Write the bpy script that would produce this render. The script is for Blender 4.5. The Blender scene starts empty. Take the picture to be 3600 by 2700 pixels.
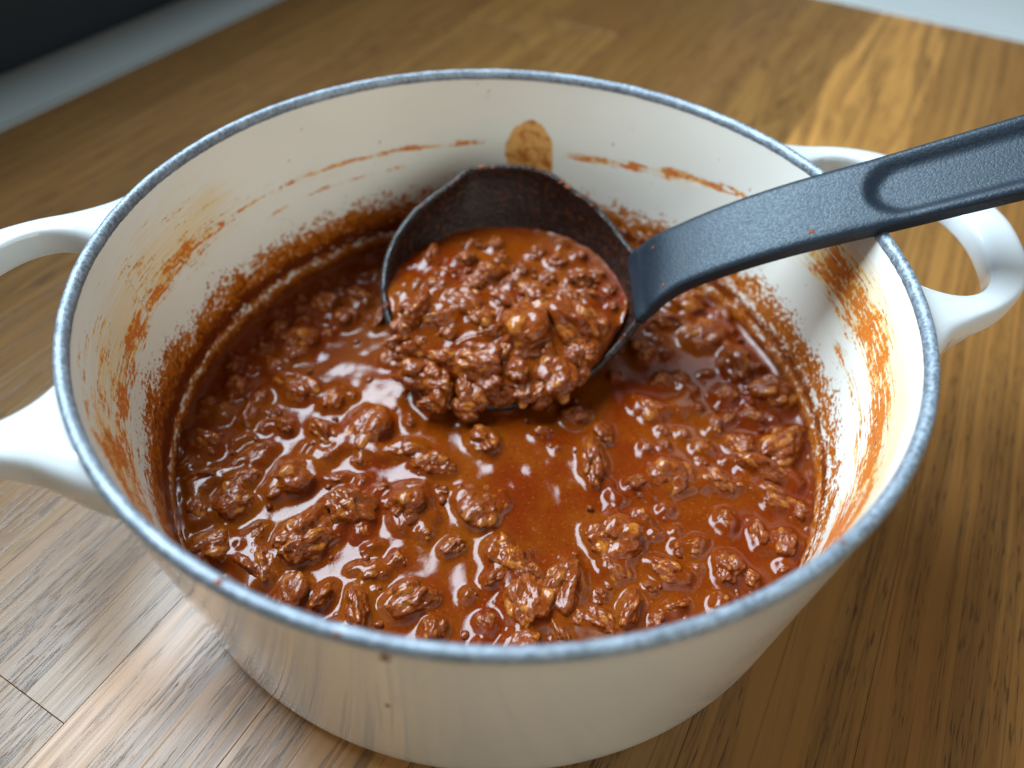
import bpy, bmesh, math, random
import numpy as np
from mathutils import Matrix, Vector

random.seed(7)
rng = np.random.default_rng(11)
sc = bpy.context.scene
R = math.radians

# ------------------------------------------------------------------ camera
F_PX, PHI, DIST, ROLL = 2610.6, R(47.18), 0.1799, R(2.78)      # photo 3600 px wide
RIM_Z = 0.097
FW = np.array([0, math.cos(PHI), -math.sin(PHI)])
UP0 = np.array([0, math.sin(PHI), math.cos(PHI)])
RT0 = np.array([1.0, 0, 0])
RT = math.cos(ROLL) * RT0 + math.sin(ROLL) * UP0
UP = -math.sin(ROLL) * RT0 + math.cos(ROLL) * UP0
CAM = -FW * DIST + np.array([0.0041, -0.0517, RIM_Z])
cd = bpy.data.cameras.new('camera')
cam = bpy.data.objects.new('camera', cd)
sc.collection.objects.link(cam)
cam.matrix_world = Matrix([[RT[i], UP[i], -FW[i], CAM[i]] for i in range(3)] + [[0, 0, 0, 1]])
cd.sensor_width = 36.0
cd.lens = F_PX / 3600 * 36.0
cd.clip_start = 0.01
cd.clip_end = 50
cd.dof.use_dof = True
cd.dof.focus_distance = 0.218
cd.dof.aperture_fstop = 5.8
sc.camera = cam

# ------------------------------------------------------------------ light
w = bpy.data.worlds.new('World'); sc.world = w; w.use_nodes = True
bg = w.node_tree.nodes['Background']
bg.inputs['Color'].default_value = (1.0, 0.94, 0.84, 1)
bg.inputs['Strength'].default_value = 0.13

GA = R(62.9)                              # direction of the worktop's grain; the wall on the left runs along it
GD = np.array([math.cos(GA), math.sin(GA), 0]); GN = np.array([-math.sin(GA), math.cos(GA), 0])   # along / towards the wall
def wall_lamp(name, s0, s1, z0, z1, off, power, color):
    """upright rectangular lamp in the plane of the wall, facing the worktop"""
    ld = bpy.data.lights.new(name, 'AREA'); ld.shape = 'RECTANGLE'
    ld.size = s1 - s0; ld.size_y = z1 - z0; ld.energy = power; ld.color = color
    o = bpy.data.objects.new(name, ld); sc.collection.objects.link(o)
    o.location = Vector(GD * (s0 + s1) / 2 + GN * off + np.array([0, 0, (z0 + z1) / 2]))
    o.rotation_euler = Vector(-GN).to_track_quat('-Z', 'Y').to_euler()
# daylight through the window over the worktop, behind and to the left of the pot
wall_lamp('window_light', -.22, .48, .43, 1.20, .425, 38, (0.72, 0.88, 1.0))
# softer daylight from the room, from behind the camera on the right
def room_lamp(name, az, el, dist, sx, sy, power, color, target=(0, 0, 0.05)):
    ld = bpy.data.lights.new(name, 'AREA'); ld.shape = 'RECTANGLE'
    ld.size = sx; ld.size_y = sy; ld.energy = power; ld.color = color
    o = bpy.data.objects.new(name, ld); sc.collection.objects.link(o)
    a, e = R(az), R(el)
    p = Vector((math.sin(a) * math.cos(e), math.cos(a) * math.cos(e), math.sin(e))) * dist + Vector(target)
    o.location = p; o.rotation_euler = (Vector(target) - p).to_track_quat('-Z', 'Y').to_euler()
room_lamp('room_light', 138, 24, 1.5, 1.6, .8, 11, (.95, 1.0, .95))

sc.view_settings.view_transform = 'Standard'
sc.view_settings.look = 'None'
sc.view_settings.exposure = 0.12
sc.view_settings.gamma = 1.0
sc.view_settings.use_curve_mapping = False
sc.render.engine = 'CYCLES'
sc.cycles.max_bounces = 8
sc.cycles.use_denoising = True

# ------------------------------------------------------------------ helpers
def obj(name, data, parent=None, mat=None):
    o = bpy.data.objects.new(name, data)
    sc.collection.objects.link(o)
    if parent is not None:
        o.parent = parent
    if mat is not None and data is not None and len(data.materials) == 0:
        data.materials.append(mat)
    return o

def thing(name, label, cat, loc=(0, 0, 0), rz=0.0):
    o = obj(name, None); o.location = loc; o.rotation_euler = (0, 0, rz)
    o['label'] = label; o['category'] = cat
    return o

def grid_mesh(name, V, nu, nv, wrap_u=False, wrap_v=False, smooth=True, keep=None):
    """V: (nu*nv,3) array laid out [u][v]."""
    iu = np.arange(nu if wrap_u else nu - 1); iv = np.arange(nv if wrap_v else nv - 1)
    a, b = np.meshgrid(iu, iv, indexing='ij')
    a2 = (a + 1) % nu; b2 = (b + 1) % nv
    Fq = np.stack([a * nv + b, a2 * nv + b, a2 * nv + b2, a * nv + b2], -1).reshape(-1, 4)
    return mesh_from(name, V, Fq, smooth)

def mesh_from(name, V, Fq, smooth=True):
    me = bpy.data.meshes.new(name)
    V = np.asarray(V, np.float32); Fq = np.asarray(Fq, np.int32)
    k = Fq.shape[1]
    me.vertices.add(len(V)); me.vertices.foreach_set('co', V.ravel())
    me.loops.add(Fq.size); me.loops.foreach_set('vertex_index', Fq.ravel())
    me.polygons.add(len(Fq)); me.polygons.foreach_set('loop_start', np.arange(0, Fq.size, k, dtype=np.int32))
    me.polygons.foreach_set('use_smooth', np.full(len(Fq), smooth))
    me.update(calc_edges=True); me.validate()
    return me

def attr(me, name, data):
    data = np.asarray(data, np.float32)
    if data.ndim == 1:
        a = me.attributes.new(name, 'FLOAT', 'POINT'); a.data.foreach_set('value', data)
    else:
        a = me.attributes.new(name, 'FLOAT_VECTOR', 'POINT'); a.data.foreach_set('vector', data.ravel())

def vnoise(P, seed=0):
    """smooth value noise, P (...,3) -> 0..1"""
    P = np.asarray(P, float)
    i = np.floor(P).astype(np.int64); f = P - i
    f = f * f * f * (f * (f * 6 - 15) + 10)
    def h(x, y, z):
        n = (x * 374761393 + y * 668265263 + z * 1274126177 + seed * 974711) & 0xffffffff
        n = ((n ^ (n >> 13)) * 1103515245) & 0xffffffff
        n = ((n ^ (n >> 16)) * 668265263) & 0xffffffff
        return ((n ^ (n >> 15)) & 0xffff) / 65535.0
    o = 0
    for dx in (0, 1):
        for dy in (0, 1):
            for dz in (0, 1):
                wgt = (f[..., 0] if dx else 1 - f[..., 0]) * (f[..., 1] if dy else 1 - f[..., 1]) * (f[..., 2] if dz else 1 - f[..., 2])
                o = o + wgt * h(i[..., 0] + dx, i[..., 1] + dy, i[..., 2] + dz)
    return o

def fbm(P, seed=0, oct=3):
    a, s, t = 0.5, 0, 0
    for k in range(oct):
        s = s + a * vnoise(P * 2 ** k, seed + k); t += a; a *= 0.5
    return s / t

def sstep(a, b, x):
    t = np.clip((x - a) / (b - a), 0, 1); return t * t * (3 - 2 * t)

def catmull(pts, n):
    pts = np.asarray(pts, float)
    d = np.concatenate([[0], np.cumsum(np.linalg.norm(np.diff(pts, axis=0), axis=1))])
    P = np.concatenate([[2 * pts[0] - pts[1]], pts, [2 * pts[-1] - pts[-2]]])
    out = []
    for q in np.linspace(0, d[-1], n):
        i = min(max(np.searchsorted(d, q, side='right') - 1, 0), len(pts) - 2)
        t = (q - d[i]) / (d[i + 1] - d[i])
        p0, p1, p2, p3 = P[i], P[i + 1], P[i + 2], P[i + 3]
        out.append(0.5 * ((2 * p1) + (-p0 + p2) * t + (2 * p0 - 5 * p1 + 4 * p2 - p3) * t ** 2 + (-p0 + 3 * p1 - 3 * p2 + p3) * t ** 3))
    return np.array(out)

K = 3600 / 2212.0
def ray(px, py):                         # measured in a 2212 px wide view of the photo
    return FW + RT * (px * K - 1800) / F_PX + UP * (1350 - py * K) / F_PX
def on_z(px, py, z):
    v = ray(px, py); return CAM + v * ((z - CAM[2]) / v[2])
def depth(P):
    return float((np.asarray(P) - CAM) @ FW)

# ------------------------------------------------------------------ materials
class NT:
    def __init__(s, name):
        s.m = bpy.data.materials.new(name); s.m.use_nodes = True
        s.t = s.m.node_tree; s.bsdf = s.t.nodes['Principled BSDF']
    def n(s, typ, **kw):
        nd = s.t.nodes.new(typ)
        for k, v in kw.items():
            if k in nd.inputs: nd.inputs[k].default_value = v
            else: setattr(nd, k, v)
        return nd
    def l(s, a, b): s.t.links.new(a, b)
    def math(s, op, a, b=None, clamp=False):
        nd = s.t.nodes.new('ShaderNodeMath'); nd.operation = op; nd.use_clamp = clamp
        for i, x in enumerate((a, b)):
            if x is None: continue
            if hasattr(x, 'is_linked'): s.l(x, nd.inputs[i])
            else: nd.inputs[i].default_value = x
        return nd.outputs[0]
    def remap(s, x, a, b, c=0.0, d=1.0, smooth=True):
        nd = s.t.nodes.new('ShaderNodeMapRange')
        nd.interpolation_type = 'SMOOTHSTEP' if smooth else 'LINEAR'
        for i, v in enumerate((x, a, b, c, d)):
            if hasattr(v, 'is_linked'): s.l(v, nd.inputs[i])
            else: nd.inputs[i].default_value = v
        return nd.outputs[0]
    def mix(s, fac, a, b):
        nd = s.t.nodes.new('ShaderNodeMix'); nd.data_type = 'RGBA'
        for i, v in ((0, fac), (6, a), (7, b)):
            if hasattr(v, 'is_linked'): s.l(v, nd.inputs[i])
            elif i == 0: nd.inputs[0].default_value = v
            else: nd.inputs[i].default_value = (*v, 1)
        return nd.outputs[2]
    def coord(s, kind='Object', scale=(1, 1, 1), rot=(0, 0, 0), loc=(0, 0, 0), src=None):
        mp = s.n('ShaderNodeMapping'); mp.inputs['Scale'].default_value = scale
        mp.inputs['Rotation'].default_value = rot; mp.inputs['Location'].default_value = loc
        if src is None:
            tc = s.n('ShaderNodeTexCoord'); src = tc.outputs[kind]
        s.l(src, mp.inputs['Vector']); return mp.outputs[0]
    def noise(s, vec, scale=1.0, detail=2.0, rough=0.5, dist=0.0):
        nd = s.n('ShaderNodeTexNoise', Scale=scale, Detail=detail, Roughness=rough, Distortion=dist)
        s.l(vec, nd.inputs['Vector']); return nd.outputs['Fac']
    def bump(s, h, strength, dist, normal=None):
        nd = s.n('ShaderNodeBump', Strength=strength, Distance=dist)
        s.l(h, nd.inputs['Height'])
        if normal is not None: s.l(normal, nd.inputs['Normal'])
        return nd.outputs[0]
    def set(s, **kw):
        for k, v in kw.items():
            i = s.bsdf.inputs[k.replace('_', ' ')]
            if hasattr(v, 'is_linked'): s.l(v, i)
            elif isinstance(v, tuple): i.default_value = (*v, 1) if len(v) == 3 and i.type == 'RGBA' else v
            else: i.default_value = v

def m_enamel(name, col):
    t = NT(name)
    c = t.coord('Object')
    n1 = t.noise(c, 30, 3)
    n2 = t.noise(c, 260, 2)
    t.set(Base_Color=t.mix(n1, tuple(x * 0.95 for x in col), col), Roughness=t.remap(n1, .3, .7, .10, .18),
          Normal=t.bump(n2, .06, .0006), Coat_Weight=0.6, Coat_Roughness=0.04)
    return t.m

def m_interior():
    t = NT('stained_enamel')
    A = lambda n: t.n('ShaderNodeAttribute', attribute_name=n)
    uv = A('wall_uv').outputs['Vector']
    crust, smear, thin, blob, dark = (A(n).outputs['Fac'] for n in ('crust', 'smear', 'thin', 'blob', 'dark'))
    speck = t.remap(t.noise(t.coord(src=uv, scale=(560, 640, 1)), 1, 3, .65), .30, .70, 0, 1, False)
    mid = t.remap(t.noise(t.coord(src=uv, scale=(150, 230, 1)), 1, 3, .6, .6), .28, .72, 0, 1, False)
    big = t.noise(t.coord(src=uv, scale=(40, 60, 1)), 1, 2)
    streak = t.remap(t.noise(t.coord(src=uv, scale=(40, 900, 1), rot=(0, 0, R(1.5))), 1, 4, .65, .25), .3, .7, 0, 1, False)
    streak2 = t.remap(t.noise(t.coord(src=uv, scale=(110, 560, 1), rot=(0, 0, R(-6)), loc=(3, 9, 0)), 1, 3, .6, .8), .3, .7, 0, 1, False)
    nn = t.math('ADD', t.math('MULTIPLY', speck, .75), t.math('MULTIPLY', mid, .5))       # about .6
    # baked-on crust
    cm = t.remap(t.math('SUBTRACT', crust, nn), -.14, .02)
    cthick = t.remap(t.math('SUBTRACT', t.math('ADD', crust, t.math('MULTIPLY', dark, .55)), nn), -.10, .75)
    ccol = t.mix(cthick, (.52, .150, .010), (.125, .018, .002))
    # wiped smears, streaks along the wall
    sn = t.math('ADD', t.math('MULTIPLY', streak, .55), t.math('ADD', t.math('MULTIPLY', streak2, .35), t.math('MULTIPLY', speck, .3)))
    sm = t.remap(t.math('SUBTRACT', smear, sn), -.12, .05)
    sthick = t.remap(t.math('SUBTRACT', smear, t.math('ADD', t.math('MULTIPLY', streak2, .45), t.math('ADD', t.math('MULTIPLY', mid, .35), t.math('MULTIPLY', speck, .45)))), -.16, .14)
    scol = t.mix(sthick, (.84, .46, .05), (.60, .150, .005))
    redm = t.math('MULTIPLY', sthick, t.remap(t.math('ADD', t.math('MULTIPLY', streak2, .6), t.math('MULTIPLY', mid, .5)), .60, .86))
    scol = t.mix(redm, scol, (.30, .030, .0015))
    # pale film of fat
    tm = t.math('MULTIPLY', t.remap(t.math('SUBTRACT', thin, t.math('MULTIPLY', t.math('ADD', streak, big), .5)), -.25, .25), .55)
    # drip mark
    bm_ = t.remap(blob, .25, .6)
    bthick = t.remap(t.noise(t.coord(src=uv, scale=(170, 170, 1), loc=(5, 2, 0)), 1, 3, .6, .4), .44, .66)
    bcol = t.mix(bthick, (.70, .30, .018), (.40, .105, .004))
    dots = t.remap(t.noise(t.coord(src=uv, scale=(230, 200, 1), loc=(7, 3, 0)), 1, 2, .5), .735, .76)
    enamel = t.mix(big, (.735, .715, .64), (.80, .785, .71))
    col = t.mix(tm, enamel, (.80, .56, .22))
    col = t.mix(t.math('MULTIPLY', sm, t.remap(sthick, 0, 1, .70, .95, False)), col, scol)
    col = t.mix(t.math('MULTIPLY', bm_, t.remap(bthick, 0, 1, .85, .97, False)), col, bcol)
    col = t.mix(cm, col, ccol)
    col = t.mix(t.math('MULTIPLY', dots, .8), col, (.36, .10, .02))
    cover = t.math('MAXIMUM', cm, t.math('MULTIPLY', sm, .7))
    h = t.math('ADD', t.math('MULTIPLY', cover, .8), t.math('MULTIPLY', t.math('MULTIPLY', cthick, speck), .8))
    t.set(Base_Color=col, Roughness=t.remap(cover, 0, 1, .16, .28), Normal=t.bump(h, .5, .0006))
    return t.m

def m_iron():
    t = NT('bare_iron')
    c = t.coord('Object')
    n = t.noise(c, 900, 4, .7)
    n2 = t.noise(c, 170, 3, .6)
    f = t.remap(t.math('ADD', t.math('MULTIPLY', n, .85), t.math('MULTIPLY', n2, .35)), .42, .78)
    t.set(Base_Color=t.mix(f, (.10, .12, .145), (.29, .35, .41)), Roughness=t.remap(n, .3, .7, .30, .55), Specular_IOR_Level=.6,
          Normal=t.bump(t.math('ADD', n, t.math('MULTIPLY', n2, .3)), .40, .0006), Metallic=.35)
    return t.m

def m_sauce():
    t = NT('sauce')
    c = t.coord('Object')
    n1 = t.noise(c, 38, 3, .55, .5)
    n2 = t.noise(c, 900, 3, .65)
    n3 = t.noise(c, 2600, 2, .6)
    gr = t.math('ADD', t.math('MULTIPLY', n2, .6), t.math('MULTIPLY', n3, .4))
    col = t.mix(t.remap(n1, .32, .68), (.165, .035, .0016), (.125, .014, .0006))
    col = t.mix(t.remap(gr, .56, .76), col, (.40, .140, .022))
    col = t.mix(t.remap(gr, .46, .30), col, (.06, .010, .002))
    oil = t.n('ShaderNodeAttribute', attribute_name='oil').outputs['Fac']
    col = t.mix(t.math('MULTIPLY', oil, .62), col, (.135, .016, .0008))
    t.set(Base_Color=col, Roughness=t.remap(n2, .3, .7, .05, .10), Specular_IOR_Level=.30,
          Normal=t.bump(gr, .14, .0004))
    return t.m

def m_meat():
    t = NT('minced_meat')
    c = t.coord('Object')
    oi = t.n('ShaderNodeObjectInfo')
    v = t.n('ShaderNodeVectorMath', operation='ADD')
    t.l(c, v.inputs[0]); t.l(oi.outputs['Random'], v.inputs[1]); c = v.outputs[0]
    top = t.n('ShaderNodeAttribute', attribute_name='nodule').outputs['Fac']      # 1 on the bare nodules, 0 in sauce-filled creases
    n1 = t.noise(c, 190, 3, .6, .4)
    n2 = t.noise(c, 800, 4, .7)
    n3 = t.noise(c, 2600, 2, .6)
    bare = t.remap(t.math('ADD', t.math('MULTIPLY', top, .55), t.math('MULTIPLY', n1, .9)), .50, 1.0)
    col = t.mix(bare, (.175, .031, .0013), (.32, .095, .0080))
    col = t.mix(t.math('MULTIPLY', t.remap(n2, .50, .70), t.remap(bare, 0, 1, .30, .9)), col, (.46, .185, .034))
    col = t.mix(t.remap(n2, .46, .30), col, (.070, .010, .001))
    col = t.mix(t.math('MULTIPLY', oi.outputs['Random'], .35), col, (.115, .016, .001))
    n4 = t.noise(c, 420, 3, .55)
    t.set(Base_Color=col, Roughness=t.remap(n2, .3, .7, .22, .40), Specular_IOR_Level=.15,
          Normal=t.bump(t.math('ADD', n4, t.math('MULTIPLY', n2, .3)), .45, .0012), Coat_Weight=.45, Coat_Roughness=.05)
    nb = t.bump(n4, .25, .0010); t.l(nb, t.bsdf.inputs['Coat Normal'])
    return t.m

def m_nylon():
    t = NT('black_nylon')
    c = t.coord('Object')
    n = t.noise(c, 1200, 2, .6, .4)
    n2 = t.noise(c, 60, 2)
    t.set(Base_Color=t.mix(n2, (.008, .012, .018), (.010, .015, .023)), Roughness=t.remap(n, .3, .7, .36, .52),
          Normal=t.bump(n, .25, .0005), Specular_IOR_Level=.38, Specular_Tint=(.74, .89, 1.0))
    return t.m

def m_bowl():
    t = NT('sauced_nylon')
    c = t.coord('Object')
    n = t.noise(c, 620, 3, .65)
    n2 = t.noise(c, 130, 3, .6)
    sauced = t.n('ShaderNodeAttribute', attribute_name='sauced').outputs['Fac']
    f = t.remap(t.math('SUBTRACT', sauced, t.math('ADD', t.math('MULTIPLY', n, .5), t.math('MULTIPLY', n2, .5))), -.15, .25)
    col = t.mix(f, (.018, .019, .020), t.mix(t.remap(n, .50, .7), (.008, .003, .002), (.075, .016, .003)))
    t.set(Base_Color=col, Roughness=t.remap(n2, .3, .7, .18, .35), Normal=t.bump(t.math('MULTIPLY', n, t.math('ADD', f, .15)), .8, .0009), Specular_IOR_Level=.35)
    return t.m

def m_oak():
    t = NT('oiled_oak')
    tc = t.n('ShaderNodeTexCoord')
    oi = t.n('ShaderNodeObjectInfo')
    rnd = oi.outputs['Random']
    off = t.n('ShaderNodeCombineXYZ')
    t.l(t.math('MULTIPLY', rnd, 13.7), off.inputs[0]); t.l(t.math('MULTIPLY', rnd, 5.3), off.inputs[1]); t.l(rnd, off.inputs[2])
    v = t.n('ShaderNodeVectorMath', operation='ADD'); t.l(tc.outputs['Object'], v.inputs[0]); t.l(off.outputs[0], v.inputs[1])
    p = v.outputs[0]                                   # x along the plank
    # growth rings: stretched bands bent by slow noise
    warp = t.noise(t.coord(src=p, scale=(3, 22, 1)), 1, 2, .5)
    sep = t.n('ShaderNodeSeparateXYZ'); t.l(p, sep.inputs[0])
    ring = t.math('ADD', t.math('MULTIPLY', sep.outputs[1], 95.0), t.math('MULTIPLY', warp, t.remap(rnd, 0, 1, 3.0, 11.0, False)))
    ringv = t.n('ShaderNodeCombineXYZ'); t.l(ring, ringv.inputs[0]); t.l(t.math('MULTIPLY', sep.outputs[0], 1.0), ringv.inputs[1])
    rings = t.noise(ringv.outputs[0], 1.6, 3, .6)
    fibre = t.noise(t.coord(src=p, scale=(14, 1100, 1)), 1, 3, .6)
    lines = t.noise(t.coord(src=p, scale=(3.5, 480, 1), rot=(0, 0, R(.4)), loc=(4, 2, 0)), 1, 2, .55, .08)
    linemask = t.remap(lines, .56, .62)
    pores = t.noise(t.coord(src=p, scale=(90, 1300, 1), loc=(1, 6, 0)), 1, 2, .5)
    poremask = t.math('MULTIPLY', t.remap(pores, .55, .66), t.remap(rings, .44, .58))
    ray_ = t.noise(t.coord(src=p, scale=(42, 360, 1), rot=(0, 0, R(-11)), loc=(1, 8, 0)), 1, 1, .4)
    raymask = t.math('MULTIPLY', t.remap(ray_, .63, .68), t.remap(rnd, .35, .6))
    blot = t.noise(t.coord(src=p, scale=(9, 24, 1)), 1, 2)
    base = t.mix(rnd, (.165, .076, .018), (.28, .145, .040))
    tint = t.n('ShaderNodeMix', data_type='RGBA', blend_type='MULTIPLY'); tint.inputs[0].default_value = 1.0
    t.l(base, tint.inputs[6]); t.l(oi.outputs['Color'], tint.inputs[7]); base = tint.outputs[2]
    base = t.mix(t.math('MULTIPLY', t.remap(blot, .3, .7), .35), base, (.16, .072, .018))
    col = t.mix(t.math('MULTIPLY', t.remap(rings, .40, .64), .58), base, (.115, .049, .012))
    col = t.mix(t.math('MULTIPLY', t.remap(fibre, .42, .72), .40), col, (.26, .138, .042))
    col = t.mix(t.math('MULTIPLY', linemask, .42), col, (.075, .035, .013))
    col = t.mix(t.math('MULTIPLY', poremask, .70), col, (.040, .018, .008))
    col = t.mix(t.math('MULTIPLY', raymask, .55), col, (.045, .020, .008))
    h = t.math('SUBTRACT', t.math('MULTIPLY', fibre, .3), t.math('ADD', poremask, t.math('MULTIPLY', linemask, .6)))
    t.set(Base_Color=col, Roughness=t.remap(fibre, .2, .8, .26, .38), Normal=t.bump(h, .25, .0002), Specular_IOR_Level=.46)
    return t.m

def m_plain(name, col, rough=.5, var=.1):
    t = NT(name)
    c = t.coord('Object')
    n = t.noise(c, 25, 3)
    t.set(Base_Color=t.mix(n, tuple(x * (1 - var) for x in col), col), Roughness=rough)
    return t.m

M_OUT = m_enamel('cream_enamel', (.70, .665, .59))
M_HANDLE = m_enamel('white_enamel', (.60, .635, .65))
M_IN = m_interior()
M_IRON = m_iron()
M_SAUCE = m_sauce()
M_MEAT = m_meat()
M_NYLON = m_nylon()
M_BOWL = m_bowl()
M_OAK = m_oak()

# ------------------------------------------------------------------ worktop of oak staves
top = obj('wooden_worktop', None); top['kind'] = 'structure'
top['label'] = 'oiled oak worktop of narrow glued staves under the pot'
top.rotation_euler = (0, 0, GA)           # local x along the grain, local -y = towards the right
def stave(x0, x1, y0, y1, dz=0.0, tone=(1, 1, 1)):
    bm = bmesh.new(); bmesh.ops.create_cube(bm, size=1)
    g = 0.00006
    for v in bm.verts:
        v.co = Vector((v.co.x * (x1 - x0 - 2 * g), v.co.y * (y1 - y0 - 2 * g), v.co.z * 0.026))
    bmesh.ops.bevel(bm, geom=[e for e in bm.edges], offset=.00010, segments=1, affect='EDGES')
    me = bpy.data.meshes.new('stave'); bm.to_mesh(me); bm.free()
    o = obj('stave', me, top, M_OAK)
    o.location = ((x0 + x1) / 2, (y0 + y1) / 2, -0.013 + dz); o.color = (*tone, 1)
seams = [.370, .322, .278, .232, .178, .119, .060, .0135, -.033, -.099, -.144, -.205, -.25, -.31, -.36, -.42, -.48, -.53, -.60, -.66, -.72]
rs = random.Random(5)
far_tone = {0: .50, 1: .66, 2: .56, 3: .72, 4: .66, 5: .70, 6: .62, 7: .85, 8: 2.2, 9: 1.75, 10: 1.65, 11: 1.9, 12: 1.6}  # stave colours, with the dimmer light at the back left painted in
for i in range(len(seams) - 1):
    y1, y0 = seams[i], seams[i + 1]
    if i == 5: cuts = [-.42, -.148, .30, .554]
    elif i in (6, 7, 8): cuts = [-.42, rs.uniform(-.02, .04), .554]       # joints hidden under the pot
    elif i in (9, 10, 11): cuts = [-.42, .554]
    else: cuts = [-.42, rs.uniform(-.38, -.2), rs.uniform(.16, .40), .554]
    for k, (a, b) in enumerate(zip(cuts[:-1], cuts[1:])):
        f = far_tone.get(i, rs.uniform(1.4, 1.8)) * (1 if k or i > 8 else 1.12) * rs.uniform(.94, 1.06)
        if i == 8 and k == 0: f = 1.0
        if i <= 5 and k == 0: f *= 1.8  # front left pieces lightened: some of the window's sheen put into the colour
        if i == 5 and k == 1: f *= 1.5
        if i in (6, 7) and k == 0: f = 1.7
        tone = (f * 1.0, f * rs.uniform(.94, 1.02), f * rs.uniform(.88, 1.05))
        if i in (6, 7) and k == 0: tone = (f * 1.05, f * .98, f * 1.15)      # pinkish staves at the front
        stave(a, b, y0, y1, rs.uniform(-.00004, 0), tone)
bedm = bpy.data.meshes.new('worktop_bed'); b_ = bmesh.new(); bmesh.ops.create_cube(b_, size=1)
for v in b_.verts: v.co = Vector((v.co.x * .96 + .066, v.co.y * 1.08 - .175, v.co.z * .01 - .020))
b_.to_mesh(bedm); b_.free()
obj('bed', bedm, top, m_plain('dark_glue', (.04, .022, .012), .8))

def slab(name, x0, x1, y0, y1, z0, z1, mat, bev=.002):
    bm = bmesh.new(); bmesh.ops.create_cube(bm, size=1)
    for v in bm.verts:
        v.co = Vector(((x0 + x1) / 2 + v.co.x * (x1 - x0), (y0 + y1) / 2 + v.co.y * (y1 - y0), (z0 + z1) / 2 + v.co.z * (z1 - z0)))
    bmesh.ops.bevel(bm, geom=[e for e in bm.edges], offset=bev, segments=3, affect='EDGES')
    me = bpy.data.meshes.new(name); bm.to_mesh(me); bm.free()
    for p in me.polygons: p.use_smooth = False
    o = obj(name, me, None, mat); o.rotation_euler = (0, 0, GA); o['kind'] = 'structure'
    return o
o = slab('border_strip', -.5, 1.2, .371, .431, -.03, .0015, m_plain('grey_paint', (.23, .25, .245), .55))
o['label'] = 'blurred pale grey strip along the far left edge of the worktop'
o = slab('dark_wall', -.7, 1.6, .432, .46, -.03, .42, m_plain('dark_slate', (.012, .019, .028), .5, .4))
o['label'] = 'blurred dark blue wall base in the top left corner'
o = slab('white_surface', .556, 1.3, -1.2, .36, -.03, .0015, m_plain('white_paint', (.42, .46, .46), .45))
o['label'] = 'blurred white surface in the top right corner'

# ------------------------------------------------------------------ the pot
pot = thing('casserole_pot', 'round cream enamelled casserole pot with two loop handles, full of meat sauce', 'pot')
NA = 256
def lathe(name, prof, n=NA):
    prof = np.array(prof); th = np.linspace(0, 2 * np.pi, n, endpoint=False)
    V = np.stack([np.outer(np.cos(th), prof[:, 0]), np.outer(np.sin(th), prof[:, 0]), np.tile(prof[:, 1], (n, 1))], -1).reshape(-1, 3)
    return grid_mesh(name, V, n, len(prof), wrap_u=True)
prof = [(.0001, .0022), (.09, .0022), (.0965, .0012), (.1005, .0003)]
cx, cz, rr = .1030, .0115, .0115
prof += [(cx + rr * math.cos(a), cz + rr * math.sin(a)) for a in np.linspace(-math.pi / 2, -.06, 14)]
prof += [(.1146 + (.1194 - .1146) * t, .0115 + (.0935 - .0115) * t) for t in np.linspace(0.03, 1, 24)]
prof += [(.1196, .0946), (.1195, .0954)]
obj('outer_wall', lathe('outer_wall', prof), pot, M_OUT)
rimp = [(.1166, .0930), (.1162, .0945), (.1163, .0956), (.1168, .0966), (.1176, .0971), (.1184, .0972), (.1191, .0968), (.1195, .0961), (.1197, .0950)]
rp = np.array(rimp); th = np.linspace(0, 2 * np.pi, 900, endpoint=False)
wob = (vnoise(np.stack([np.cos(th) * 160, np.sin(th) * 160, 0 * th], -1), 4) - .5) * .00010
V = np.stack([np.cos(th)[:, None] * (rp[:, 0] + wob[:, None] * (np.arange(len(rp)) < 3)), np.sin(th)[:, None] * (rp[:, 0] + wob[:, None] * (np.arange(len(rp)) < 3)), np.tile(rp[:, 1], (900, 1))], -1)
V[..., 2] += ((vnoise(np.stack([np.cos(th) * 25, np.sin(th) * 25, 0 * th], -1), 6) - .5) * .0002)[:, None]
obj('rim', grid_mesh('rim', V.reshape(-1, 3), 900, len(rp), wrap_u=True), pot, M_IRON)

# interior with baked-on sauce
SZ = .0243                                  # sauce level
def r_in(z): return .1103 + (z - SZ) * (.1166 - .1103) / .0727
nth, nz = 900, 130
th = np.linspace(-np.pi, np.pi, nth, endpoint=False)
zz = np.concatenate([[.0955], np.linspace(.0945, .018, nz - 1)])
TH, ZZ = np.meshgrid(th, zz, indexing='ij')
RR = r_in(ZZ)
RR[:, 0] = .1170
V = np.stack([RR * np.cos(TH), RR * np.sin(TH), ZZ], -1).reshape(-1, 3)
me = grid_mesh('inner_wall', V, nth, nz, wrap_u=True)
me.flip_normals()
deg = np.degrees(TH); vv = (ZZ - SZ) / .0727
def angd(c): return (deg - c + 180) % 360 - 180
def win(a, b, soft=8):                      # 1 between angles a..b
    m = (a + b) / 2; h = (b - a) / 2
    return 1 - sstep(h - soft, h + soft, np.abs(angd(m)))
n1 = lambda s, seed: fbm(np.stack([np.cos(TH) * s, np.sin(TH) * s, vv * .001 * s], -1), seed, 3) - .5
n2 = lambda s, sv, seed: fbm(np.stack([np.cos(TH) * s, np.sin(TH) * s, vv * sv], -1), seed, 3) - .5
right = win(-50, 62, 12)
front_l = win(-172, -120, 14); front_r = win(-62, -22, 10)
topv = .385 + .09 * n1(6, 1) + .05 * n1(22, 2) - right * .02 + front_l * .02
crust = 1.0 * (1 - sstep(-.24, .12, vv - topv))
crust -= .38 * np.exp(-((vv - .075 - .03 * n1(9, 3)) / .026) ** 2) * (1 - .3 * right)
crust -= right * .34 * np.exp(-((vv - .17 - .05 * n1(5, 8)) / .030) ** 2)
crust -= right * .04
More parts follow.
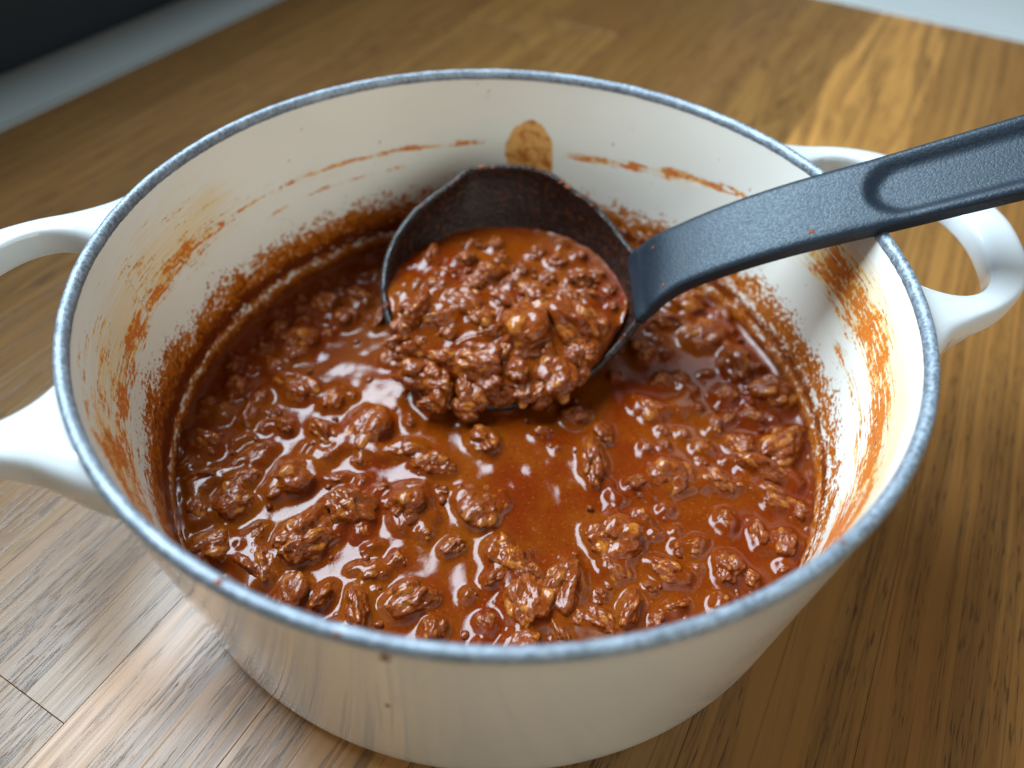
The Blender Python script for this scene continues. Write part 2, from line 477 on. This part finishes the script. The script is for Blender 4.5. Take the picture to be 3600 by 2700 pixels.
crust += .45 * n2(10, 9, 5) * sstep(.0, .12, vv)
crust = np.where(vv < .03, np.maximum(crust, .8), crust)
dark = np.exp(-((vv - .13 - .03 * n1(7, 3)) / .035) ** 2) * (1 - .5 * right) + .5 * (1 - sstep(.0, .06, vv))
smear = .66 * win(150, 214, 12) * np.exp(-((vv - (.61 - .05 * sstep(160, 205, deg % 360) + .06 * n1(5, 12))) / .115) ** 2)
smear = np.maximum(smear, .72 * win(96, 156, 10) * np.exp(-((vv - .60 - .05 * n1(4, 14)) / .022) ** 2))
smear = np.maximum(smear, .52 * win(112, 150, 8) * np.exp(-((vv - .49 - .06 * n1(4, 15)) / .018) ** 2))
smear = np.maximum(smear, .74 * win(18, 80, 8) * np.exp(-((vv - (.56 + .16 * sstep(75, 15, deg)) - .05 * n1(5, 16)) / .040) ** 2))
smear = np.maximum(smear, .76 * win(-46, 24, 9) * np.exp(-((vv - (.70 - .10 * sstep(0, -26, deg) + .10 * n1(4, 17))) / .16) ** 2))
smear = np.maximum(smear, .62 * win(-40, 8, 8) * np.exp(-((vv - .45 - .08 * n1(6, 18)) / .05) ** 2))
smear = np.maximum(smear, .78 * front_r * sstep(.25, .4, vv) * (1 - sstep(.66, .84, vv)))
smear = np.maximum(smear, .72 * front_l * win(-160, -120, 14) * sstep(.36, .5, vv) * (1 - sstep(.75, .95, vv)))
smear = np.maximum(smear, .52 * win(190, 222, 10) * np.exp(-((vv - .86 - .04 * n1(6, 20)) / .04) ** 2))
smear = np.maximum(smear, .40 * win(150, 215, 14) * np.exp(-((vv - .74) / .16) ** 2))
smear += .55 * n2(16, 10, 21) * sstep(.1, .35, smear)
thin = .70 * win(150, 225, 14) * np.exp(-((vv - .68) / .20) ** 2) + .95 * win(-48, 22, 10) * np.exp(-((vv - .72) / .17) ** 2) + .30 * win(20, 150, 8) * np.exp(-((vv - .58) / .07) ** 2)
bx = angd(86.3 + 0) / 6.0 - .25 * (vv - .5); by = np.where(vv > .59, (vv - .59) / .15, 0)
blob = 1 - sstep(.75, 1.15, np.sqrt((bx / (.92 + .25 * n1(9, 31))) ** 2 + by ** 2) + .45 * n2(26, 9, 33))
for nme, d in (('crust', crust), ('smear', smear), ('thin', thin), ('blob', blob), ('dark', dark)):
    attr(me, nme, d.ravel())
attr(me, 'wall_uv', np.stack([TH * .113, ZZ, 0 * ZZ], -1).reshape(-1, 3))
obj('inner_wall', me, pot, M_IN)
fl = lathe('inner_base', [(.0001, .007), (.098, .007), (.104, .009), (.1085, .013), (.1100, .0185)])
fl.flip_normals()
obj('inner_base', fl, pot, M_OUT)

# loop handles
def loop_handle():
    outer = [(.092, .0680), (.1045, .0625), (.1120, .0580), (.1195, .0535), (.130, .0500), (.142, .0470), (.153, .0420), (.163, .0335), (.1710, .0205), (.1755, .0095), (.1768, .0004)]
    inner = [(.112, .0180), (.1165, .0255), (.1220, .0330), (.130, .0383), (.138, .0392), (.1455, .0355), (.152, .0275), (.1575, .0160), (.1600, .0070), (.1606, .0004)]
    half = 36
    o = catmull(outer, half); i = catmull(inner, half)
    o = np.concatenate([o, (o * [1, -1])[::-1]]); i = np.concatenate([i, (i * [1, -1])[::-1]])
    n = len(o); m = 28; V = []
    for k in range(n):
        t = min(k, n - 1 - k) / (half - 1)
        fl_ = (1 - sstep(0, .42, t))
        zt = .0885 + .0045 * fl_; zb = .0785 - .006 * fl_
        mid = (o[k] + i[k]) / 2; hw = (o[k] - i[k]) / 2
        for q in range(m):
            a = 2 * math.pi * q / m
            ca, sa = math.cos(a), math.sin(a)
            e = .48
            x = math.copysign(abs(ca) ** e, ca); y = math.copysign(abs(sa) ** e, sa)
            p = mid + hw * x
            zq = (zt + zb) / 2 + (zt - zb) / 2 * y
            rq = math.hypot(p[0], p[1]); rm = .1166 - (.095 - zq) * .055
            if rq < rm: p = p * (rm / rq)
            V.append((p[0], p[1], zq))
    return grid_mesh('handle', np.array(V), n, m, wrap_v=True)
hm = loop_handle()
for a in (17.5, 191.5):
    h = obj('handle', hm, pot, M_HANDLE); h.rotation_euler = (0, 0, R(a))

# ------------------------------------------------------------------ minced meat: crumble shapes
def icosphere(sub):
    bm = bmesh.new(); bmesh.ops.create_icosphere(bm, subdivisions=sub, radius=1)
    V = np.array([v.co[:] for v in bm.verts]); Fc = np.array([[v.index for v in f.verts] for f in bm.faces]); bm.free()
    return V / np.linalg.norm(V, axis=1)[:, None], Fc
U4, F4 = icosphere(6)
E6 = np.unique(np.sort(np.concatenate([F4[:, [0, 1]], F4[:, [1, 2]], F4[:, [2, 0]]]), axis=1), axis=0)
U2, F2 = icosphere(3)
def crumble(seed, lumpy):
    """irregular core covered with little round nodules; returns shape and how far each point stands on a nodule"""
    g = np.random.default_rng(seed)
    U = U4
    r = .66 + .75 * (fbm(U * 1.5 + seed * 3.1, seed, 3) - .5)
    core = r.copy()
    def lumps(K_, w0, w1, a0, a1, r, ragged):
        dirs = g.normal(size=(K_, 3)); dirs /= np.linalg.norm(dirs, axis=1)[:, None]
        j = np.argmax(dirs @ U.T, axis=1); base = r[j]
        for d, b0 in zip(dirs, base):
            wd = g.uniform(w0, w1); a = wd * g.uniform(a0, a1) * b0
            ang = np.arccos(np.clip(U @ d, -1, 1)) * ragged
            b = b0 + a * (np.sqrt(np.maximum(0, 1 - (ang / wd) ** 2)) - .3)
            m = ang < wd
            r[m] = np.maximum(r[m], b[m])
        return r
    jit = 1 + .6 * (fbm(U * 3 + seed, seed + 3, 2) - .5)
    if lumpy:
        r = lumps(int(g.integers(8, 14)), .26, .62, .35, .85, r, jit)
        core = r.copy()
        r = lumps(int(g.integers(14, 26)), .16, .30, .45, 1.0, r, 1 + .5 * (jit - 1))
        r = lumps(int(g.integers(26, 44)), .07, .14, .40, 1.0, r, 1)
    else:
        r = lumps(int(g.integers(4, 7)), .35, .65, .3, .6, r, jit)
        core = r.copy()
        r = lumps(int(g.integers(14, 26)), .12, .26, .2, .6, r, 1)
    # a coat of sauce softens the creases
    cnt = np.bincount(E6.ravel(), minlength=len(U)).astype(float)
    for _ in range(9 if lumpy else 14):
        acc = np.bincount(E6[:, 0], weights=r[E6[:, 1]], minlength=len(U)) + np.bincount(E6[:, 1], weights=r[E6[:, 0]], minlength=len(U))
        r = .35 * r + .65 * acc / cnt
    nod = np.clip((r - core) / .07, 0, 1)
    r = r + .08 * (fbm(U * 3.6 + seed, seed + 5, 2) - .5) + .035 * (fbm(U * 10 + seed, seed + 9, 2) - .5)
    s = np.array([1, g.uniform(.66, .95), g.uniform(.62, .85)])
    V = U * r[:, None] * s
    return V / np.abs(V).max(), nod
VAR = []
for k in range(16):
    V, nod = crumble(100 + k, k < 11)
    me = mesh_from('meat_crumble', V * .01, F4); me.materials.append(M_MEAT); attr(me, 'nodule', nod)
    VAR.append((me, V * .01))

def rot_z(a):
    c, s = math.cos(a), math.sin(a); return np.array([[c, -s, 0], [s, c, 0], [0, 0, 1]])

class Pan:
    """Collects crumbles that sit in one body of sauce."""
    def __init__(s): s.items = []
    def add(s, P, r, kind=None, rz=None, tilt=.35, stretch=1.0):
        i = kind if kind is not None else (int(rng.integers(0, 11)) if r > .0024 else int(rng.integers(3, 16)))
        e = (rng.uniform(-tilt, tilt), rng.uniform(-tilt, tilt), rng.uniform(0, 6.28) if rz is None else rz)
        sc_ = np.array([r / .0088 * stretch, r / .0088 / stretch ** .5, r / .0088])
        M = Matrix.Translation(Vector(P)) @ (Matrix.Rotation(e[2], 4, 'Z') @ Matrix.Rotation(e[1], 4, 'Y') @ Matrix.Rotation(e[0], 4, 'X')) @ Matrix.Diagonal((*sc_, 1))
        s.items.append((i, M, r))
    def build(s, parent):
        for i, M, r in s.items:
            o = obj('meat_crumble', VAR[i][0], parent); o.matrix_world = M
    def pts(s, it):
        A_ = np.array(it[1]); return VAR[it[0]][1] @ A_[:3, :3].T + A_[:3, 3]

def crumbs_mesh(spots):
    Vs, Fs, o = [], [], 0
    for (P, r) in spots:
        sd = int(rng.integers(0, 50))
        q = rng.uniform(.7, 1.2, 3) * np.array([1, 1, .8])
        V = U2 * (.8 + .5 * (fbm(U2 * 1.6 + sd, sd, 2) - .5) + .12)[:, None] * r * q + P
        Vs.append(V); Fs.append(F2 + o); o += len(V)
    me = mesh_from('crumbs', np.concatenate(Vs), np.concatenate(Fs)); me.materials.append(M_MEAT)
    return me

# ------------------------------------------------------------------ ladle frame
LO = np.array([.0009, .0472, .0477]); LN = np.array([.0031, -.4089, .9126]); LN /= np.linalg.norm(LN)
LR, LD = .046, .034                           # rim radius, depth
HANG = R(-7.99)
HD = np.array([math.cos(HANG), math.sin(HANG), 0])
LU = HD - LN * (HD @ LN); LU /= np.linalg.norm(LU)   # towards the handle, in the rim plane
LV = np.cross(LN, LU)                          # towards the far side
SR = (LR ** 2 + LD ** 2) / (2 * LD)            # sphere radius
SCN = LO + LN * (SR - LD)

def heap_z(x, y):
    plane = LO[2] + (y - LO[1]) * .448 + (x - LO[0]) * -.003 + .0048
    lvl = .0458
    k = .004
    hh = np.clip(.5 + .5 * (lvl - plane) / k, 0, 1)
    return lvl * (1 - hh) + plane * hh - k * hh * (1 - hh)

# ------------------------------------------------------------------ sauce in the pot
pot_pan = Pan()
spots = [(640,840,44),(592,790,26),(712,868,30),(655,735,40),(600,715,26),(745,690,26),(700,660,26),(880,972,42),(930,1005,30),(1042,950,34),(962,1012,24),
 (885,1090,46),(1045,1092,44),(1000,1075,24),(752,1100,44),(640,1035,52),(590,1062,30),(660,1168,52),(782,1150,24),(478,1178,46),(555,1155,26),(500,1090,40),
 (560,1225,42),(812,1235,34),(772,1228,20),(896,1298,48),(772,1318,36),(1100,1205,54),(1138,1298,52),(1218,1262,48),(1335,1165,56),(1282,1148,34),(1280,1000,42),
 (1442,1030,46),(1380,1045,20),(1548,1042,24),(1330,1078,15),(1432,1228,28),(1365,1312,38),(1470,1308,28),(1570,1232,36),(1642,1168,32),(1700,1182,30),(1570,1130,24),
 (1680,1082,42),(1640,1020,38),(1604,1045,24),(1690,968,42),(1622,900,24),(1560,858,36),(1572,905,20),(1500,882,15),(1490,842,12),(1660,850,38),(1592,785,44),
 (1402,880,32),(1388,760,34),(1432,818,15),(1086,872,20),(1450,700,30),(1520,728,36),(1470,655,34),(450,965,40),(480,890,26),(452,1032,34),(430,1100,34),(512,832,24),
 (560,980,28),(542,900,26),(702,940,34),(662,962,10),(682,978,11),(648,982,9),(790,930,46),(612,920,20),(1052,1350,20),(1250,1335,26),(1210,1362,24),(1302,1350,28),
 (940,1365,24),(702,1288,30),(632,1290,32),(735,1360,30),(1140,1245,26),(1072,1250,22),(1180,1340,26),(1505,1180,20),(1480,1250,18),(1240,900,24),(1300,935,22),
 (930,850,34),(990,862,26),(880,800,24),(850,775,20),(1690,1225,20),(1000,905,10),(1520,970,16),(1470,940,14),(1380,1120,26),(1330,1230,26),(1620,1250,24),(540,1270,24),
 (820,1060,18),(805,1180,14),(860,1210,16),(980,1180,18),(920,1150,20),(1010,1290,14),(1560,1300,20),(1420,1340,20),(430,1050,20),(400,1010,18),(520,1040,26),(560,860,22),
 (820,690,26),(860,640,24),(780,650,22),(1420,630,26),(1560,690,24),(1630,800,20),(1715,1040,22),(1735,1110,20),(1600,970,26),(1540,920,18)]
def clear(px, py):
    return (985 < px < 1235 and 890 < py < 1190) or (745 < px < 870 and 700 < py < 850) or (1200 < px < 1340 and 850 < py < 960) or (900 < px < 1030 and 1150 < py < 1400) or (690 < px < 770 and 1190 < py < 1330)
placed = []
for px, py, rp_ in spots:
    P = on_z(px, py, SZ); r = rp_ * K * depth(P) / F_PX * 1.24
    if math.hypot(P[0], P[1]) > .109 - r * .6: 
        q = (.109 - r * .6) / math.hypot(P[0], P[1]); P[0] *= q; P[1] *= q
    dz = rng.uniform(-.32, .06) * r
    if (px, py) in ((930,850),(990,862),(880,800),(850,775)): dz += .0022
    pot_pan.add((P[0], P[1], SZ + dz), r, stretch=rng.uniform(1, 1.3)); placed.append((P[0], P[1], r))
tries = 0
while len(placed) < 250 and tries < 20000:
    tries += 1
    a, rad = rng.uniform(0, 6.283), .107 * math.sqrt(rng.uniform(0, 1))
    x, y = rad * math.cos(a), rad * math.sin(a)
    q = np.array([x, y, SZ]) - CAM; Z = q @ FW
    px = (1800 + F_PX * (q @ RT) / Z) / K; py = (1350 - F_PX * (q @ UP) / Z) / K
    if clear(px, py) and rng.uniform() > .04: continue
    if y > .03 and abs(x) < .045: continue
    if rng.uniform() > .25 + .75 * min(1, (rad / .1) ** 2): continue
    r = min(.0062, .0018 + rng.exponential(.0011))
    if any((x - b) ** 2 + (y - c) ** 2 < ((r + d) * .80) ** 2 for b, c, d in placed): continue
    pot_pan.add((x, y, SZ + rng.uniform(-.45, .1) * r), r); placed.append((x, y, r))
crumb_spots = []
tries = 0
while len(crumb_spots) < 220 and tries < 20000:
    tries += 1
    if rng.uniform() < .75:
        b, c, d = placed[int(rng.integers(0, len(placed)))]
        a = rng.uniform(0, 6.283); q = d * rng.uniform(.85, 1.6); x, y = b + q * math.cos(a), c + q * math.sin(a)
    else:
        a, rad = rng.uniform(0, 6.283), .107 * math.sqrt(rng.uniform(0, 1)); x, y = rad * math.cos(a), rad * math.sin(a)
    if x * x + y * y > .108 ** 2 or (y > .03 and abs(x) < .045): continue
    r = .0010 + rng.exponential(.0003)
    if r > .0017: continue
    crumb_spots.append((np.array([x, y, SZ + rng.uniform(-.6, .0) * r]), r))

G = .00055
N = int(.2264 / G)
xs = (np.arange(N) - (N - 1) / 2) * G
X, Y = np.meshgrid(xs, xs, indexing='ij')
fx = np.fft.fftfreq(N, G)
FX, FY = np.meshgrid(fx, fx, indexing='ij')
def blur(a, s): return np.real(np.fft.ifft2(np.fft.fft2(a) * np.exp(-2 * (math.pi * s) ** 2 * (FX ** 2 + FY ** 2))))
topz = np.full((N, N), -1.0)
for it in pot_pan.items:
    p = pot_pan.pts(it)
    ii = np.clip(np.round(p[:, 0] / G + (N - 1) / 2).astype(int), 0, N - 1); jj = np.clip(np.round(p[:, 1] / G + (N - 1) / 2).astype(int), 0, N - 1)
    np.maximum.at(topz, (ii, jj), p[:, 2])
for P, r in crumb_spots:
    i0, j0 = int(round(P[0] / G + (N - 1) / 2)), int(round(P[1] / G + (N - 1) / 2))
    topz[i0, j0] = max(topz[i0, j0], P[2] + r * .7)
mask = (topz > SZ + .0002).astype(float)
sub = np.clip((topz - (SZ - .002)) / .004, 0, 1)
rad = np.hypot(X, Y)
P3 = np.stack([X, Y, 0 * X], -1)
Z = SZ + .0022 * blur(mask, .0011) + .0011 * blur(sub, .0032) - .0010
Z += .0007 * (fbm(P3 * 45, 3, 2) - .5) + .0008 * (fbm(P3 * 130, 5, 2) - .5)
Z += .0013 * np.exp(-np.clip(.1101 - rad, 0, 1) / .0014)
d0 = on_z(935, 830, SZ)
Z += .0038 * np.exp(-(((X - d0[0]) / .016) ** 2 + ((Y - d0[1]) / .008) ** 2))
ok = rad < .1128
idx = -np.ones((N, N), int); idx[ok] = np.arange(ok.sum())
q = np.stack([idx[:-1, :-1], idx[1:, :-1], idx[1:, 1:], idx[:-1, 1:]], -1).reshape(-1, 4)
q = q[(q >= 0).all(1)]
sauce = thing('meat_sauce', 'glossy red-brown minced meat sauce filling the bottom of the pot', 'sauce', (0, 0, .0075))
def adopt(o, parent):                        # keep world coordinates under a moved Empty
    o.parent = parent; o.matrix_parent_inverse = Matrix.Translation(parent.location).inverted()
sm_ = mesh_from('sauce', np.stack([X[ok], Y[ok], Z[ok]], -1), q)
oil = sstep(.46, .66, fbm(P3 * 60, 71, 3) + .22 * sstep(-.01, .09, X) + .20 * sstep(.07, .108, rad) - .16)
attr(sm_, 'oil', oil[ok])
so = obj('sauce', sm_, None, M_SAUCE); adopt(so, sauce)
for i, M, r in pot_pan.items:
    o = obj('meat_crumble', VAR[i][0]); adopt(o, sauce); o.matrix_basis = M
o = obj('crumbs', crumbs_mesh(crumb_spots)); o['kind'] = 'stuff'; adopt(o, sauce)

# ------------------------------------------------------------------ ladle
ladle = thing('ladle', 'black nylon ladle resting across the pot with its bowl full of sauce', 'ladle', tuple(LO))
n_t, n_p = 200, 26
ps = np.linspace(0, 2 * np.pi, n_t, endpoint=False)
def lip(a):
    d = (np.degrees(a) - 96 + 180) % 360 - 180
    d2 = (np.degrees(a) + 96 + 180) % 360 - 180
    pk = (np.degrees(a) - 119 + 180) % 360 - 180
    return .8 * np.exp(-(pk / 9) ** 2) + np.exp(-(np.abs(d) / 23) ** 4) + np.exp(-(np.abs(d2) / 24) ** 3)
def collar(a):                                # rim sweeps up into the handle
    d = (np.degrees(a) + 180) % 360 - 180
    return np.exp(-(np.abs(d) / 22.0) ** 2.4)
rows = []
alpha = math.asin(min(1, LR / SR)) if LD <= SR else math.pi - math.asin(LR / SR)
def bowl_pt(a, t, off):
    """t 0..1 pole to rim; off = wall offset outward"""
    al = alpha * t
    rad_ = (SR + off) * np.sin(al); h = -(SR + off) * np.cos(al)
    e = sstep(.72, 1.0, t)
    rad_ = rad_ + e * (.0032 * lip(a) + .0045 * collar(a))
    h = h + e * (.0004 * lip(a) + .0112 * collar(a))
    return SCN[None] + rad_[:, None] * (np.cos(a)[:, None] * LU + np.sin(a)[:, None] * LV) + h[:, None] * LN
ts_in = np.linspace(.02, 1, n_p) ** .8
for t in ts_in: rows.append(bowl_pt(ps, np.full(n_t, t), 0.0))
for o_, up in ((.0003, .0009), (.0014, .0015), (.0026, .0010)):
    rows.append(bowl_pt(ps, np.full(n_t, 1.0), o_) + LN * (up + .0011 * (fbm(np.stack([np.cos(ps) * 14, np.sin(ps) * 14, 0 * ps], -1), 41, 3) - .45))[:, None])
for t in ts_in[::-1]: rows.append(bowl_pt(ps, np.full(n_t, t), .0030))
V = np.stack(rows, 1).reshape(-1, 3)
me = grid_mesh('bowl', V - LO, n_t, len(rows), wrap_u=True)
s_in = np.concatenate([np.full(n_p, .86), [.80, .72, .62], np.full(n_p, .40)])
sa = np.tile(s_in, (n_t, 1)) + (.10 * (fbm(np.stack([np.cos(ps) * 3, np.sin(ps) * 3, 0 * ps], -1), 2, 2) - .5))[:, None]
sa -= .35 * np.exp(-(((np.degrees(ps) - 180) / 50) ** 2))[:, None] * (np.arange(len(rows)) > n_p - 3)[None]
attr(me, 'sauced', sa.ravel())
obj('bowl', me, ladle, M_BOWL)

prof = catmull([(.0478, .0520), (.0490, .0545), (.0508, .0574), (.0560, .0645), (.0660, .0728), (.0785, .0815), (.0914, .0893), (.1045, .0963), (.1185, .1035), (.150, .1203), (.200, .147), (.285, .192)], 260)
S_, Zc = prof[:, 0], prof[:, 1]
nc = 64
tan = np.gradient(prof, axis=0); tan /= np.linalg.norm(tan, axis=1)[:, None]
lat0 = np.array([-HD[1], HD[0], 0])
tl = R(24.0)
V = []
for k in range(len(prof)):
    s_, z_ = prof[k]
    T = HD * tan[k, 0] + np.array([0, 0, tan[k, 1]])
    lat = lat0 * math.cos(tl) + np.array([0, 0, math.sin(tl)]); lat -= T * (lat @ T); lat /= np.linalg.norm(lat)
    nor = np.cross(T, lat)
    c0 = np.array([LO[0], LO[1], 0]) + HD * s_ + np.array([0, 0, z_])
    hw = .0127 + .0065 * float(1 - sstep(.038, .064, s_)) ** 1.2 + .0008 * sstep(.10, .2, s_)
    th_ = .0030 * (1 - .35 * (1 - sstep(.042, .06, s_)))
    if s_ > .27:
        hw *= math.sqrt(max(.02, 1 - ((s_ - .27) / .0152) ** 2))
    for j in range(nc):
        a = 2 * math.pi * j / nc
        ca, sa_ = math.cos(a), math.sin(a)
        # flat top and bottom with rounded edges
        x = hw * math.copysign(min(1, abs(ca) ** .30 if abs(ca) > 1e-9 else 0), ca)
        x = hw * ca / max(abs(ca), abs(sa_)) if abs(sa_) > abs(ca) else hw * math.copysign(1, ca)
        y = th_ * (1 if sa_ > 0 else -1) if abs(sa_) > abs(ca) else th_ * sa_ / abs(ca)
        # round the corners
        cr = .0014
        dx, dy = abs(x) - (hw - cr), abs(y) - (th_ - cr)
        if dx > 0 and dy > 0:
            l_ = math.hypot(dx, dy)
            m_ = max(dx, dy)
            dx, dy = dx / l_ * m_, dy / l_ * m_
            x = math.copysign(hw - cr + dx, x); y = math.copysign(th_ - cr + dy, y)
        if y > th_ * .9:
            # thumb groove
            xe = s_ - .1235
            dd = math.hypot(min(xe, 0), x) if xe < 0 else abs(x)
            dd = math.hypot(min(xe, 0) * .95, x)
            y -= .0024 * float(1 - sstep(.0072, .0108, dd)) - .0000
        V.append(c0 + lat * x + nor * y)
V = np.array(V)
hme = grid_mesh('handle', V - LO, len(prof), nc, wrap_v=True)
# close the end
hme_b = bmesh.new(); hme_b.from_mesh(hme); hme_b.verts.ensure_lookup_table()
for base_ in (0, (len(prof) - 1) * nc):
    f = hme_b.faces.new([hme_b.verts[base_ + j] for j in range(nc)])
bmesh.ops.recalc_face_normals(hme_b, faces=hme_b.faces); hme_b.to_mesh(hme); hme_b.free()
obj('handle', hme, ladle, M_NYLON)

# ------------------------------------------------------------------ the ladleful
por = thing('sauce_portion', 'heaped ladleful of minced meat sauce in the black ladle bowl', 'sauce', tuple(LO))
lad = Pan()
lspots = [(1140,705,66),(1245,700,48),(900,668,42),(955,690,34),(1012,655,30),(905,745,40),(1020,780,44),(962,772,28),(1185,760,30),(1195,810,44),(1245,800,30),(1055,822,30),
 (935,822,34),(1005,835,26),(1280,645,24),(1255,605,22),(1000,562,22),(1062,592,28),(942,620,24),(1072,528,14),(1205,565,18),(1150,640,28),(872,700,24),(1160,545,14),(932,552,18),
 (1292,592,14),(1322,660,12),(1090,650,22),(1230,640,24),(870,640,16),(1120,800,34),(1090,760,24),(960,720,26),(1300,700,18),(1190,650,18),(1040,690,24),(1110,610,16),(960,590,14),
 (1020,610,18),(1130,580,14),(1250,550,12),(1080,560,14),(985,640,18),(1275,760,22),(870,760,16),(1060,720,22),(900,610,12),(1180,600,13),(1320,620,10),(1215,525,10),(1020,525,10),(900,795,36),(952,852,30),(1020,852,34),(1082,848,30),(1132,838,30),(860,738,26),(1172,836,28),(1000,880,22),(930,870,22),(1240,770,24)]
def on_heap(px, py):
    v = ray(px, py); z = .045
    for _ in range(25):
        P = CAM + v * ((z - CAM[2]) / v[2]); z = .5 * z + .5 * float(heap_z(P[0], P[1]))
        z = max(z, .0275)
    return P
lp = []
for px, py, rp_ in lspots:
    P = on_heap(px, py); r = rp_ * K * depth(P) / F_PX * 1.24
    lad.add((P[0], P[1], P[2] + rng.uniform(-.35, .10) * r), r, stretch=rng.uniform(1, 1.25)); lp.append((P[0], P[1], P[2], r))
lcr = []
for _ in range(260):
    b, c, z_, d = lp[int(rng.integers(0, len(lp)))]
    a = rng.uniform(0, 6.283); q_ = d * rng.uniform(.8, 1.7); x, y = b + q_ * math.cos(a), c + q_ * math.sin(a)
    if (np.array([x, y, heap_z(x, y)]) - LO) @ (np.array([x, y, heap_z(x, y)]) - LO) > (.040) ** 2: continue
    r = .0007 + rng.exponential(.0003)
    if r < .0015: lcr.append((np.array([x, y, float(heap_z(x, y)) + rng.uniform(-.3, .4) * r]), r))
# heap surface, polar patch bounded by the inside of the bowl
na, nr = 220, 90
aa = np.linspace(0, 2 * np.pi, na, endpoint=False)
c2 = LO[:2] + np.array([0, -.004])
rmax = np.zeros(na)
for k, a in enumerate(aa):
    lo_, hi_ = .01, .07
    for _ in range(40):
        m_ = (lo_ + hi_) / 2
        x, y = c2[0] + m_ * math.cos(a), c2[1] + m_ * math.sin(a); z = float(heap_z(x, y))
        d = np.array([x, y, z]) - SCN
        h = d @ LN
        rl = math.sqrt(max(0, d @ d - h * h))
        inside = (d @ d < (SR + .0006) ** 2) if h < SR * -math.cos(alpha) else rl < LR - .0002
        if inside: lo_ = m_
        else: hi_ = m_
    rmax[k] = lo_
tt = np.linspace(0.001, 1, nr)
PX = c2[0] + np.outer(np.cos(aa) * rmax, tt); PY = c2[1] + np.outer(np.sin(aa) * rmax, tt)
PZ = heap_z(PX, PY)
bump_ = np.zeros_like(PZ); men = np.zeros_like(PZ)
for x, y, z_, r in lp:
    d2_ = np.sqrt((PX - x) ** 2 + (PY - y) ** 2)
    bump_ += .0010 * np.exp(-(d2_ / (r * 1.3)) ** 2)
    men = np.maximum(men, .0013 * np.exp(-np.clip(d2_ - r * .8, 0, 1) / .0012))
P3 = np.stack([PX, PY, 0 * PX], -1)
PZ = PZ + np.minimum(bump_, .002) + men - .0014 + .0016 * (fbm(P3 * 90, 23, 2) - .5) + .0009 * (fbm(P3 * 220, 25, 2) - .5)
PZ = PZ + .0010 * np.exp(-(1 - tt)[None] * rmax[:, None] / .0012) - .0060 * sstep(.965, 1.0, tt)[None] * (heap_z(PX, PY) < .0440)
V = np.stack([PX, PY, PZ], -1).reshape(-1, 3) - LO
hp = obj('sauce', grid_mesh('sauce_heap', V, na, nr, wrap_u=True), por, M_SAUCE)
for i, M, r in lad.items:
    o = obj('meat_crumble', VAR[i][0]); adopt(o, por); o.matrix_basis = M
o = obj('crumbs', crumbs_mesh(lcr)); o['kind'] = 'stuff'; adopt(o, por)

# ------------------------------------------------------------------ splashes of sauce on pot and ladle
M_SPLASH = m_plain('dried_sauce', (.20, .045, .006), .75, .5)
def splash(P, n, r, parent, ax=None):
    n = np.array(n, float); n /= np.linalg.norm(n)
    a = np.cross(n, [.3, .2, .9]); a /= np.linalg.norm(a); b = np.cross(n, a)
    sd = int(rng.integers(0, 99))
    rr_ = r * (.75 + .9 * (fbm(U2 * 1.5 + sd, sd, 2) - .5))
    V = (U2 @ np.stack([a * rng.uniform(.6, 1.2), b * rng.uniform(.9, 1.5), n * .14])) * rr_[:, None] + np.array(P)
    me = mesh_from('splash', V - np.array(parent.location), F2); obj('splash', me, parent, M_SPLASH)
for px, py, r in ((473, 1256, .0010), (728, 1367, .0009), (1821, 1172, .0010)):
    splash(on_z(px, py, .0971), (0, 0, 1), r, pot)
for px, py, r in ((833, 1422, .0011), (838, 1525, .0007), (1195, 1425, .0007)):
    v = ray(px, py)                           # on the front of the outer wall
    for t_ in np.linspace(.05, .4, 4000):
        P = CAM + v * t_; rw = .1146 + (P[2] - .0115) * (.1194 - .1146) / .082
        if P[2] < .0955 and math.hypot(P[0], P[1]) < rw + .0001: break
    splash(P, (P[0], P[1], 0), r, pot)
for px, py, r in ((2158, 556, .0020), (2175, 647, .0012), (2045, 742, .0010), (2010, 628, .0008)):
    splash(on_z(px, py, .0862), (0, 0, 1), r, pot)

# sauce caked on the ladle's rim, specks on its handle
for a_, r_ in [(rng.uniform(45, 150), rng.uniform(.0006, .0013)) for _ in range(16)] + [(rng.uniform(150, 205), rng.uniform(.0006, .0010)) for _ in range(5)]:
    a_ = np.array([math.radians(a_)])
    P = bowl_pt(a_, np.array([1.0]), .0014)[0] + LN * .0013
    splash(P, LN + .5 * (P - LO) / LR, r_ * 1.25, ladle)
def on_handle(s0, x):
    k = int(np.argmin(np.abs(S_ - s0)))
    T = HD * tan[k, 0] + np.array([0, 0, tan[k, 1]])
    lat = lat0 * math.cos(tl) + np.array([0, 0, math.sin(tl)]); lat -= T * (lat @ T); lat /= np.linalg.norm(lat)
    nor = np.cross(T, lat)
    return np.array([LO[0], LO[1], 0]) + HD * S_[k] + np.array([0, 0, Zc[k]]) + lat * x + nor * .0030, nor
for s0, x, r_ in ((.098, -.0085, .0012), (.056, -.010, .0007), (.0555, .008, .0006)):
    P, nn_ = on_handle(s0, x)
    splash(P, nn_, r_, ladle)
